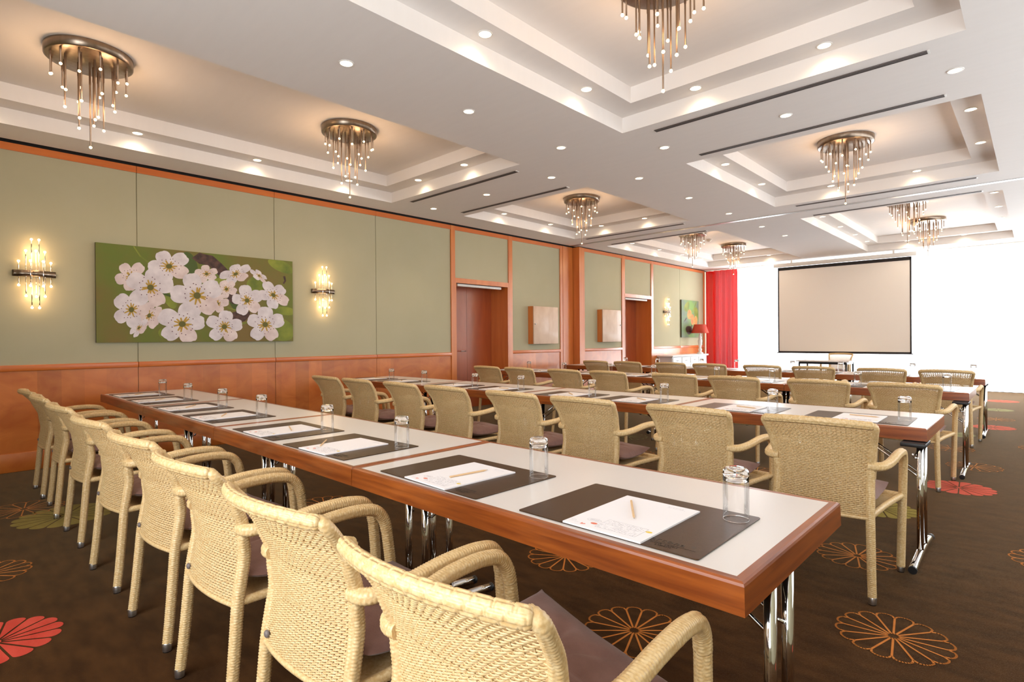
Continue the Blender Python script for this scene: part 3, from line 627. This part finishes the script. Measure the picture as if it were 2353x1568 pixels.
# ------------------------------------------------------------------ tables
def seg_table(x, y, label, rowg, first=[None], legshift=0.0, L=1.6, Wd=0.8):
    if first[0] is None:
        t = thing('folding_table', label, 'table', (x, y, 0), 0, rowg)
        h, w, e = L/2-0.001, Wd/2, 0.028
        a = MB(); a.box(-h+e, h-e, -w+e, w-e, 0.672, 0.7412); a.build('tabletop', M['laminate'], t)
        # wood edge band with softly rounded upper edge, mitred at the corners
        a = MB(); prof = [(0.0, 0.668), (-0.002, 0.732), (-0.004, 0.738), (-0.009, 0.7415), (-e, 0.7415), (-e, 0.668)]
        rings = []
        for d_, z in prof:
            rings.append([(h+d_, w+d_, z), (-h-d_, w+d_, z), (-h-d_, -w-d_, z), (h+d_, -w-d_, z)])
        rings.append(rings[0])
        a.loft(rings, True, 0, False); a.m = [i % 2 for i in range(len(a.m))]; a.build('edge_band', [M['table_wood'], M['table_wood_end']], t)
        a = MB(); a.box(-h+e+0.002, h-e-0.002, -w+e+0.002, w-e-0.002, 0.662, 0.672); a.build('underside', M['black'], t)
        for s in (-1, 1):
            lx = s*(h-0.06)
            b = MB(); b.box(min(lx-s*0.09, lx+s*0.03), max(lx-s*0.09, lx+s*0.03), -0.095, 0.095, 0.640, 0.662, 0, 0.004); b.build('leg_bracket', M['black'], t)
            for sy in (-1, 1):
                b = MB(); b.tube([(lx, sy*0.07, 0.05), (lx, sy*0.07, 0.66)], 0.0165, 16); b.build('leg', M['chrome'], t)
            b = MB(); pts = [(lx, -0.33, 0.028), (lx, -0.26, 0.036), (lx, -0.1, 0.05), (lx, 0.1, 0.05), (lx, 0.26, 0.036), (lx, 0.33, 0.028)]
            b.tube(pts, 0.02, 14); ft = b.build('foot', M['chrome'], t)
            for sy in (-1, 1):
                b = MB(); b.tube([(lx, sy*0.325, 0.0285), (lx, sy*0.342, 0.027)], 0.0205, 12); b.build('foot_cap', M['black'], ft)
            for sy in (-1, 1):
                b = MB(); b.tube([(lx, sy*0.045, 0.47), (lx-s*0.02, sy*0.045, 0.475), (lx-s*0.27, sy*0.045, 0.652)], 0.006, 8); b.build('brace', M['chrome'], t)
            b = MB(); b.tube([(lx-0.03, -0.09, 0.60), (lx-0.035, -0.03, 0.572), (lx-0.02, 0.0, 0.565), (lx-0.035, 0.03, 0.572), (lx-0.03, 0.09, 0.60)], 0.005, 8); b.build('lock_wire', M['chrome'], t)
        first[0] = freeze(t)
        return t
    return dup(first[0], (x, y, 0), None, label, rowg)
def tb_kids(tb): return [c for c in bpy.data.objects if c.parent == tb]
ROWY = [1.6, 4.3, 6.97, 9.13]; ROWN = ['nearest', 'second', 'third', 'farthest']
for r, y in enumerate(ROWY):
    for k in range(4):
        tb = seg_table(-6.055+1.6*k, y, 'white-topped folding table with cherry edge, %s from the left in the %s table row' % (ORD[k], ROWN[r]), 'folding tables in the %s row' % ROWN[r])
        if r > 0:      # these tables stand on leg frames set towards the chairs
            for ch in tb_kids(tb):
                if ch.name.split('.')[0] in ('leg', 'foot', 'brace', 'lock_wire', 'leg_bracket'):
                    end = k == 3 and min(v.co.x for v in ch.data.vertices) > 0
                    ch.location.y += (0, -0.38, -0.40, 0.08)[r] if end else (0, -0.13, -0.13, 0.08)[r]
                    if end: ch.location.x += 0.032

# presenter's desk
pd = thing('presenter_desk', "small dark-edged presenter's desk in front of the projection screen", 'table', (-3.42, 13.75, 0))
a = MB(); a.box(-0.52, 0.52, -0.35, 0.35, 0.715, 0.74, 0, 0.004); a.build('tabletop', M['laminate'], pd)
a = MB(); a.box(-0.47, 0.47, -0.31, 0.31, 0.665, 0.714); a.build('apron', M['black'], pd)
for sx in (-1, 1):
    for sy in (-1, 1):
        a = MB(); a.tube([(sx*0.46, sy*0.30, 0.0), (sx*0.46, sy*0.30, 0.70)], 0.018, 12); a.build('leg', M['black'], pd)

# ------------------------------------------------------------------ rattan armchair
def wrapped(mb, pts, R, pitch=0.0088, n=24, rf=None, capped=True, sect=6):
    P, ds = catmull(pts, pitch/4); up = None; rings = []; N = len(P)
    for i, p in enumerate(P):
        t = (P[min(i+1, N-1)] - P[max(i-1, 0)]).normalized()
        if up is None: up = Vector((1, 0, 0)) if abs(t.x) < 0.8 else Vector((0, 1, 0))
        up = (up - t*up.dot(t)).normalized(); w = t.cross(up); ring = []
        q = i/4.0; rr = R if rf is None else R*rf(i/(N-1))
        for k in range(n):
            ks = k*sect/n; par = 0.0 if int(ks) % 2 == 0 else 0.5; edge = abs(2*(ks % 1.0)-1)
            prof = (1-(1-abs(sin(pi*(q+par+0.125))))**2.6)*(1-0.5*edge**6)
            ring.append(p + (up*cos(2*pi*k/n) + w*sin(2*pi*k/n))*(rr*(0.82+0.20*prof)))
        rings.append(ring)
    mb.loft(rings, True, 0, True, capped)
def edge_path(z):
    T = [(0.0, 0.225, 0.0), (0.2, 0.218, 0.02), (0.40, 0.212, 0.038), (0.55, 0.208, 0.062), (0.66, 0.214, 0.055), (0.76, 0.230, 0.018), (0.86, 0.252, -0.052)]
    for (a, xa, ya), (b, xb, yb) in zip(T[:-1], T[1:]):
        if a <= z <= b or b == 0.86:
            t = (z-a)/(b-a); t2 = t*t*(3-2*t)*0.35 + t*0.65
            return xa+(xb-xa)*t2, ya+(yb-ya)*t2
def back_surf(u, z):
    x, y = edge_path(z); k = min(1, max(0, (z-0.40)/0.45))
    return Vector((u*(x-0.006), y-0.008-(0.022+0.035*k)*(1-u*u), z+0.012*(1-u*u)*k))
def back_normal(u, z):
    e = 0.004; a = back_surf(u+e, z)-back_surf(u-e, z); b = back_surf(u, min(z+e, 0.86))-back_surf(u, z-e); return a.cross(b).normalized()
def make_chair():
    t = thing('rattan_armchair', '', 'chair')
    Y0 = -0.27
    def sh(pts): return [(x, y+Y0, z) for x, y, z in pts]
    b = MB(); NR, NS = 52, 23
    zb, zt = 0.395, 0.846; pit = (zt-zb)/NR
    for i in range(NR):
        z = zb+pit*(i+0.5)
        for st_ in (0, 1):
            rings = []
            for j in range(4*NS+1):
                tt = j/4; u = max(-0.995, min(0.995, -1+2*tt/NS)); ph = pi*(tt+st_+0.5*(i % 2))
                c = back_surf(u, z); nm = back_normal(u, z); upv = (back_surf(u, min(0.86, z+0.003))-back_surf(u, z)).normalized()
                c = c + nm*(0.0027*cos(ph)) + upv*(0.0015*sin(ph))
                h_, k_ = 0.0030, 0.0016
                rings.append([c+upv*h_, c+upv*h_*0.55+nm*k_, c-upv*h_*0.55+nm*k_, c-upv*h_, c-upv*h_*0.55-nm*k_, c+upv*h_*0.55-nm*k_])
            b.loft(rings, True, 0, True)
    for j in range(1, NS):
        u = -1+2*j/NS; rings = []
        for i in range(15):
            z = zb+(zt-zb)*i/14; c = back_surf(u, z); nm = back_normal(u, z)
            rings.append([c+Vector((0.003, 0, 0)), c+nm*0.0012, c-Vector((0.003, 0, 0)), c-nm*0.0012])
        b.loft(rings, True, 0, True)
    b.v = [(x, y+Y0, z) for x, y, z in b.v]
    back = b.build('backrest', M['rattan'], t)
    # rolled rim: long strands bound together along the top edge
    r_ = MB(); NP = 300; nn = 42; rings = []
    us = [-1.0+2.0*i/NP for i in range(NP+1)]
    cpts = []
    for i, u in enumerate(us):
        c = back_surf(u, 0.85); c.z = 0.852+0.012*(1-u*u); cpts.append(c)
    s = 0
    for i, c in enumerate(cpts):
        if i: s += (cpts[i]-cpts[i-1]).length
        tv = (cpts[min(i+1, NP)]-cpts[max(i-1, 0)]).normalized(); up = Vector((0, -0.25, 1)).normalized(); up = (up-tv*up.dot(tv)).normalized(); w = tv.cross(up); ring = []
        de = min(i, NP-i)/NP*0.56/0.016; e_ = 0.25+0.75*sqrt(max(0.0, 1-(1-min(1, de))**2))
        for k in range(nn):
            th = 2*pi*k/nn; sec = (k*7)//nn; g = abs(sin(3.5*th)); br = ((s/0.034+sec*0.37) % 1.0)
            f = 0.80+0.20*(1-(1-g)**3)
            if br < 0.22: f = 0.95 if 0.045 < br < 0.175 else 0.89
            ring.append(c + up*(cos(th)*0.0205*f*e_) + w*(sin(th)*0.0165*f*e_))
        rings.append([(p.x, p.y+Y0, p.z) for p in ring])
    r_.loft(rings, True, 0, True, True)
    r_.build('top_rim', M['rattan'], back)
    # lower edge of the back
    r_ = MB(); wrapped(r_, sh([tuple(back_surf(u, 0.396)) for u in (-1, -0.6, -0.2, 0.2, 0.6, 1)]), 0.009, 0.008, 10); r_.build('lower_rim', M['rattan'], back)
    for sgn in (-1, 1):
        a = MB(); zs = [0.03, 0.12, 0.2, 0.3, 0.40, 0.48, 0.55, 0.61, 0.66, 0.71, 0.76, 0.81, 0.836]
        wrapped(a, sh([(sgn*edge_path(z)[0], edge_path(z)[1], z) for z in zs] + [(sgn*(edge_path(0.84)[0]-0.006), edge_path(0.85)[1]-0.001, 0.85), (sgn*(edge_path(0.84)[0]-0.022), edge_path(0.85)[1]-0.004, 0.855)]), 0.0205, rf=lambda q: 0.92+0.10*min(1, q*2)-0.65*max(0, q-0.6))
        lg = a.build('leg', M['rattan'], t)
        a = MB(); a.lathe(sgn*0.225, Y0+0.001, [(0.0, 0.0), (0.0155, 0.0), (0.0165, 0.004)], 14, 1); a.lathe(sgn*0.225, Y0+0.001, [(0.0165, 0.004), (0.0185, 0.034), (0.017, 0.037)], 14, 0); a.build('foot_cap', [M['cap'], M['black']], lg)
        a = MB(); wrapped(a, sh([(sgn*0.266, 0.535, 0.03), (sgn*0.270, 0.535, 0.2), (sgn*0.276, 0.532, 0.42), (sgn*0.281, 0.518, 0.570)]), 0.0205)
        lg = a.build('leg', M['rattan'], t)
        a = MB(); a.lathe(sgn*0.266, Y0+0.535, [(0.0, 0.0), (0.0155, 0.0), (0.0165, 0.004)], 14, 1); a.lathe(sgn*0.266, Y0+0.535, [(0.0165, 0.004), (0.0195, 0.034), (0.018, 0.037)], 14, 0); a.build('foot_cap', [M['cap'], M['black']], lg)
        a = MB(); wrapped(a, sh([(sgn*0.200, 0.052, 0.646), (sgn*0.238, 0.056, 0.645), (sgn*0.264, 0.085, 0.648), (sgn*0.277, 0.17, 0.655), (sgn*0.284, 0.27, 0.668), (sgn*0.286, 0.36, 0.670), (sgn*0.286, 0.42, 0.665), (sgn*0.285, 0.472, 0.651), (sgn*0.283, 0.505, 0.615), (sgn*0.281, 0.518, 0.570)]), 0.0215)
        a.build('armrest', M['rattan'], t)
        a = MB(); wrapped(a, sh([(sgn*0.212, 0.05, 0.405), (sgn*0.235, 0.28, 0.41), (sgn*0.272, 0.53, 0.415)]), 0.016, n=10); a.build('side_rail', M['rattan'], t)
    a = MB(); wrapped(a, sh([(-0.272, 0.525, 0.415), (0, 0.535, 0.42), (0.272, 0.525, 0.415)]), 0.016, n=10); a.build('front_rail', M['rattan'], t)
    a = MB()
    NI, NJ = 18, 18; g0 = len(a.v); rings = []
    for i in range(NI+1):
        y = 0.04+0.485*i/NI; hw = 0.205+0.055*i/NI
        rings.append([(hw*(-1+2*j/NJ), y+Y0, 0.412-0.012*sin(pi*i/NI)*sin(pi*j/NJ)+0.0025*(((i+j) % 2)*2-1)) for j in range(NJ+1)])
    a.loft(rings, False, 0, True); a.loft([[(x, y, z-0.02) for x, y, z in r] for r in rings], False, 0, True)
    a.build('seat', M['rattan'], t)
    a = MB(); a.lathe(0, 0, [(0.0, 0.005), (0.008, 0.004), (0.011, 0.001), (0.011, -0.004)], 14)
    st = a.build('metal_stud', M['slotm'], t); st.rotation_euler = (radians(90), 0, 0); st.location = (-0.172, Y0+0.016, 0.43)
    return t
chair0 = make_chair(); freeze(chair0)
RX = [[-6.09, -5.34, -4.52, -3.62, -2.83, -2.14, -1.445, -0.81], [-5.70, -5.05, -4.29, -3.655, -2.88, -2.23, -1.47, -0.80], [-5.83, -5.20, -4.41, -3.74, -2.90, -2.24, -1.47, -0.81], [-5.64, -5.0, -4.225, -3.585, -2.815, -2.17, -1.40, -0.77]]
RY = [0.64, 3.06, 5.65, 8.12]     # rear-foot line of each row
RZ = [[0, -2, 1, 3, 3, 2, 3, 4], [2, 0, -1, 1, 0, 1, -1, 1], [0, 1, 0, -1, 2, 0, 1, -1], [0, 0, 1, 0, -1, 1, 0, 0]]
def make_cushion():
    t = MB(); n = 40; top = []; bot = []
    for i in range(n+1):
        u = -1+2*i/n; ra, rb = [], []
        for j in range(n+1):
            v = -1+2*j/n
            e = max(0.0, (1-abs(u)**2.6)*(1-abs(v)**2.6)); corner = (abs(u)*abs(v))**2.5
            pinch = 1-0.035*(1-abs(u*v))**1*(max(abs(u), abs(v))**3)
            th = 0.058*e**0.42; x = 0.219*u*pinch; y = 0.205*v*pinch
            z = 0.024+0.010*e+0.026*corner+0.0035*sin(7*u+2*v)*sin(5*v-u*3)*e
            dimple = 0.026*math.exp(-((u*u+v*v)/0.035))
            fold = 0.009*max(0, sin(7*math.atan2(v, u)+1))**2*math.exp(-((sqrt(u*u+v*v)-0.35)/0.32)**2)
            ra.append((x, y, z+th-dimple-fold)); rb.append((x, y, z-th*0.48))
        top.append(ra); bot.append(rb)
    t.loft(top, False, 0, True); t.loft([list(reversed(r)) for r in bot], False, 0, True)
    return t.build('seat_cushion', M['cushion'])
cush0 = make_cushion()
first_c = True
for r in range(4):
    for k in range(8):
        x = RX[r][k]; y = RY[r]+0.27+(0.015 if r == 0 and k > 3 else 0); a = radians(RZ[r][k])
        lb = 'woven pale rattan armchair, %s from the left in the chair row at the %s tables' % (ORD[k], ROWN[r]); g = 'rattan armchairs in the %s row' % ROWN[r]
        if first_c:
            chair0.location = (x, y, 0); chair0.rotation_euler = (0, 0, a); tag(chair0, lb, None, g)
        else: dup(chair0, (x, y, 0), a, lb, g)
        lc = 'mauve-brown linen cushion on the %s chair from the left at the %s tables' % (ORD[k], ROWN[r]); gc = 'seat cushions in the %s row' % ROWN[r]
        jx = random.uniform(-0.008, 0.008); cz = 0.431; ca = a+radians(random.uniform(-2, 2)); cx_, cy_ = x+jx*0.4-sin(a)*0.022, y+0.022*cos(a)
        if first_c: c = cush0
        else: c = cush0.copy(); COL.objects.link(c)
        c.location = (cx_, cy_, cz); c.rotation_euler = (0, 0, ca)
        if (r, k) == (0, 7): c.location = (cx_-0.012, cy_+0.01, cz+0.05); c.rotation_euler = (0, radians(10), radians(-5))
        tag(c, lc, 'cushion', gc)
        first_c = False
dup(chair0, (-3.36, 14.46, 0), pi, "woven rattan armchair behind the presenter's desk, facing the room", 'presenter chair')
c = cush0.copy(); COL.objects.link(c); c.location = (-3.36, 14.43, 0.431); c.rotation_euler = (0, 0, pi); tag(c, "mauve-brown linen cushion on the chair behind the presenter's desk", 'cushion', 'presenter cushion')

# ------------------------------------------------------------------ place settings
def text_mesh(s, size, name, m, parent, loc, ext=0.0004):
    cu = bpy.data.curves.new('lettering', 'FONT'); cu.body = s; cu.size = size; cu.extrude = ext; cu.space_character = 1.15
    ob = bpy.data.objects.new('lettering', cu); COL.objects.link(ob); dg = bpy.context.evaluated_depsgraph_get(); me = bpy.data.meshes.new_from_object(ob.evaluated_get(dg)); me.name = name
    bpy.data.objects.remove(ob); me.materials.clear(); me.materials.append(m); o = bpy.data.objects.new(name, me); COL.objects.link(o); o.parent = parent; o.location = loc; return o
ZTOP = 0.7418
def make_mat():
    t = thing('desk_mat', '', 'desk mat'); a = MB(); W2, H2, rc = 0.288, 0.208, 0.008; rings = []
    for z, ins in ((0.0, 0.001), (0.001, 0), (0.003, 0), (0.0035, 0.001)):
        ring = []
        for cx, cy, a0 in ((W2-rc, H2-rc, 0), (-W2+rc, H2-rc, 90), (-W2+rc, -H2+rc, 180), (W2-rc, -H2+rc, 270)):
            for k in range(5): q = radians(a0+22.5*k); ring.append((cx+(rc-ins)*cos(q), cy+(rc-ins)*sin(q), z))
        rings.append(ring)
    a.loft(rings, True, 0, True, True); a.build('leather_sheet', M['leather'], t)
    text_mesh('arcona', 0.030, 'embossed_logo', M['emboss'], t, (0.135, -0.158, 0.0036))
    a = MB(); 
    for k in range(6):
        q = 2*pi*k/6; a.quad((0.247, -0.143, 0.0039), (0.247+0.004*cos(q-.4), -0.143+0.004*sin(q-.4), 0.0039), (0.247+0.009*cos(q), -0.143+0.009*sin(q), 0.0039), (0.247+0.004*cos(q+.4), -0.143+0.004*sin(q+.4), 0.0039))
    a.box(0.12, 0.262, -0.1665, -0.1655, 0.0035, 0.0039); a.build('embossed_star', M['emboss'], t)
    text_mesh('LIVING  HOTELS', 0.009, 'embossed_tagline', M['emboss'], t, (0.145, -0.177, 0.0036)); text_mesh('& RESORTS', 0.008, 'embossed_tagline', M['emboss'], t, (0.162, -0.187, 0.0036))
    return t
def make_pad():
    t = thing('notepad', '', 'notepad'); a = MB(); a.box(-0.125, 0.125, -0.172, 0.172, 0, 0.0045); a.build('paper_block', M['paper'], t)
    z = 0.0048
    # maze
    a = MB(); rnd = random.Random(3); x0, y0, cw, ch, nx, ny = -0.03, -0.150, 0.0078, 0.0062, 16, 12
    def ln(xa, ya, xb, yb, w=0.0006): a.box(min(xa, xb)-w/2, max(xa, xb)+w/2, min(ya, yb)-w/2, max(ya, yb)+w/2, 0.0045, z)
    ln(x0, y0, x0+nx*cw, y0); ln(x0, y0+ny*ch, x0+nx*cw, y0+ny*ch); ln(x0, y0, x0, y0+ny*ch); ln(x0+nx*cw, y0, x0+nx*cw, y0+ny*ch)
    for i in range(1, nx):
        for j in range(ny):
            if rnd.random() < 0.42: ln(x0+i*cw, y0+j*ch, x0+i*cw, y0+(j+1)*ch)
            if rnd.random() < 0.42: ln(x0+(i-1)*cw, y0+j*ch, x0+i*cw, y0+j*ch)
    a.build('printed_maze', M['ink'], t)
    # speech bubble
    a = MB()
    for k in range(24):
        q, q2_ = 2*pi*k/24, 2*pi*(k+1)/24
        ring_seg(a, [(-0.060+0.022*cos(q), -0.108+0.012*sin(q)), (-0.060+0.022*cos(q2_), -0.108+0.012*sin(q2_))], 0.0008, z, 0)
    for k in range(3): ln(-0.074, -0.103-0.004*k, -0.046, -0.103-0.004*k, 0.0009)
    for k in range(9): ring_seg(a, [(-0.108+0.0075*cos(2*pi*k/9), -0.140+0.004*sin(2*pi*k/9)), (-0.108+0.0075*cos(2*pi*(k+1)/9), -0.140+0.004*sin(2*pi*(k+1)/9))], 0.0006, z, 0)
    a.build('printed_bubble', M['ink'], t)
    a = MB(); a.poly([(-0.045+0.011*cos(2*pi*k/12), -0.132+0.007*sin(2*pi*k/12), z) for k in range(12)]); a.poly([(-0.068+0.009*cos(2*pi*k/5), -0.152+0.007*sin(2*pi*k/5*2), z) for k in range(5)]); a.build('printed_red_blots', M['ink_red'], t)
    a = MB(); a.poly([(0.105+0.010*cos(2*pi*k/9), -0.093+0.007*sin(2*pi*k/9), z) for k in range(9)]); a.build('printed_yellow_blot', M['ink_yel'], t)
    text_mesh('arcona', 0.016, 'printed_logo', M['ink_pale'], t, (0.035, 0.145, 0.0045), 0.0002); text_mesh('LIVING HOTELS & RESORTS', 0.0042, 'printed_tagline', M['ink_pale'], t, (0.035, 0.138, 0.0045), 0.0002); text_mesh('ARCONA HOTELS', 0.004, 'printed_tagline', M['ink_pale'], t, (-0.12, -0.152, 0.0045), 0.0002)
    return t
def make_pencil():
    t = thing('pencil', '', 'pencil'); a = MB(); L = 0.175; r = 0.0036
    def hx(x, rr): return [(x, rr*cos(pi/3*k), r+rr*sin(pi/3*k)) for k in range(6)]
    a.loft([hx(0, r), hx(L-0.02, r), hx(L-0.004, 0.0011)], True, 0, False, True); a.build('shaft', M['pencil'], t)
    a = MB(); a.loft([hx(L-0.004, 0.0011), hx(L, 0.0002)], True, 0, False, True); a.loft([hx(-0.0003, 0.0011), hx(0.0, 0.0011)], True, 0, False, True); a.build('lead', M['graphite'], t)
    return t
def make_glass():
    a = MB(); R = 0.0355; H = 0.150
    a.lathe(0, 0, [(R-0.0002, 0.0012), (R+0.0003, 0.03), (R+0.0003, 0.07), (R, 0.112)], 40, 1)
    a.lathe(0, 0, [(R-0.0014, 0.0012), (R-0.0012, 0.0), (R, 0.0), (R+0.0002, 0.0012), (R-0.0014, 0.0012)], 40, 0)
    a.lathe(0, 0, [(R, 0.112), (R, 0.134), (R-0.0015, 0.1415), (R-0.006, 0.1475), (R-0.014, H), (0.008, H-0.0005), (0.0, H-0.001)], 40, 0)
    a.lathe(0, 0, [(0.0, 0.1275), (0.012, 0.127), (R-0.011, 0.1245), (R-0.005, 0.1195), (R-0.0018, 0.1135), (R, 0.112)], 40, 0)
    return a.build('drinking_glass', [M['glass'], M['thin_glass']])
mat0, pad0, pen0, gl0 = make_mat(), make_pad(), make_pencil(), make_glass(); freeze(None)
MX = [[-6.42, -5.69, -4.87, -4.12, -3.20, -2.495, -1.625, -0.872], [-6.53, -5.83, -4.84, -4.11, -3.17, -2.48, -1.60, -0.845], [-6.53, -5.83, -4.85, -4.10, -3.18, -2.48, -1.60, -0.85], [-6.0, -5.35, -4.45, -3.85, -2.99, -2.35, -1.5, -0.84]]
GX = [[-6.27, -5.50, -4.66, -3.92, -3.00, -2.265, -1.38, -0.632], [-6.12, -5.43, -4.52, -3.83, -2.95, -2.23, -1.38, -0.60], [-6.15, -5.41, -4.56, -3.85, -2.96, -2.29, -1.41, -0.65], [-5.85, -5.16, -4.30, -3.69, -2.81, -2.14, -1.26, -0.61]]
GY = [1.60, 4.17, 6.90, 9.40]
PEN = {(0, 7): (-0.935, 1.53, -56), (0, 6): (-1.60, 1.345, 82), (0, 5): (-2.545, 1.32, 142)}
first = True
for r in range(4):
    for k in range(8):
        my = ROWY[r]-0.147+random.uniform(-0.005, 0.005); mx = MX[r][k]; rz = radians(random.uniform(-1.5, 1.5)) if (r, k) != (0, 7) else radians(0.3)
        w = '%s from the left, %s table row' % (ORD[k], ROWN[r])
        px, py = mx+0.012, my-0.038; rp = rz+radians(random.uniform(-2, 2)) if (r, k) != (0, 7) else 0
        pen = PEN.get((r, k), (px-0.06+random.uniform(-0.02, 0.03), py+0.07+random.uniform(-0.02, 0.02), random.choice([-20, -35, -10, 25, 140, 150])))
        if pen[2] > 90 and (r, k) not in PEN: pen = (px+0.05, py-0.03, pen[2])
        if first: o1, o2, o3, o4 = mat0, pad0, pen0, gl0
        else: o1 = dup(mat0); o2 = dup(pad0); o3 = dup(pen0); o4 = gl0.copy(); COL.objects.link(o4)
        o1.location = (mx, my, ZTOP); o1.rotation_euler = (0, 0, rz); tag(o1, 'dark brown leather desk mat, ' + w, None, 'leather desk mats')
        o2.location = (px, py, ZTOP+0.0036); o2.rotation_euler = (0, 0, rp); tag(o2, 'white notepad on its dark mat, ' + w, None, 'white notepads')
        o3.location = (pen[0], pen[1], ZTOP+0.0086); o3.rotation_euler = (0, 0, radians(pen[2])); tag(o3, 'plain wooden pencil on its notepad, ' + w, None, 'wooden pencils')
        on_mat = abs(GX[r][k]-mx) < 0.31 and abs(GY[r]-my) < 0.22
        o4.location = (GX[r][k], GY[r], ZTOP+(0.0037 if on_mat else 0.0003)); tag(o4, 'upturned clear drinking glass, ' + w, 'glass', 'upturned drinking glasses')
        first = False
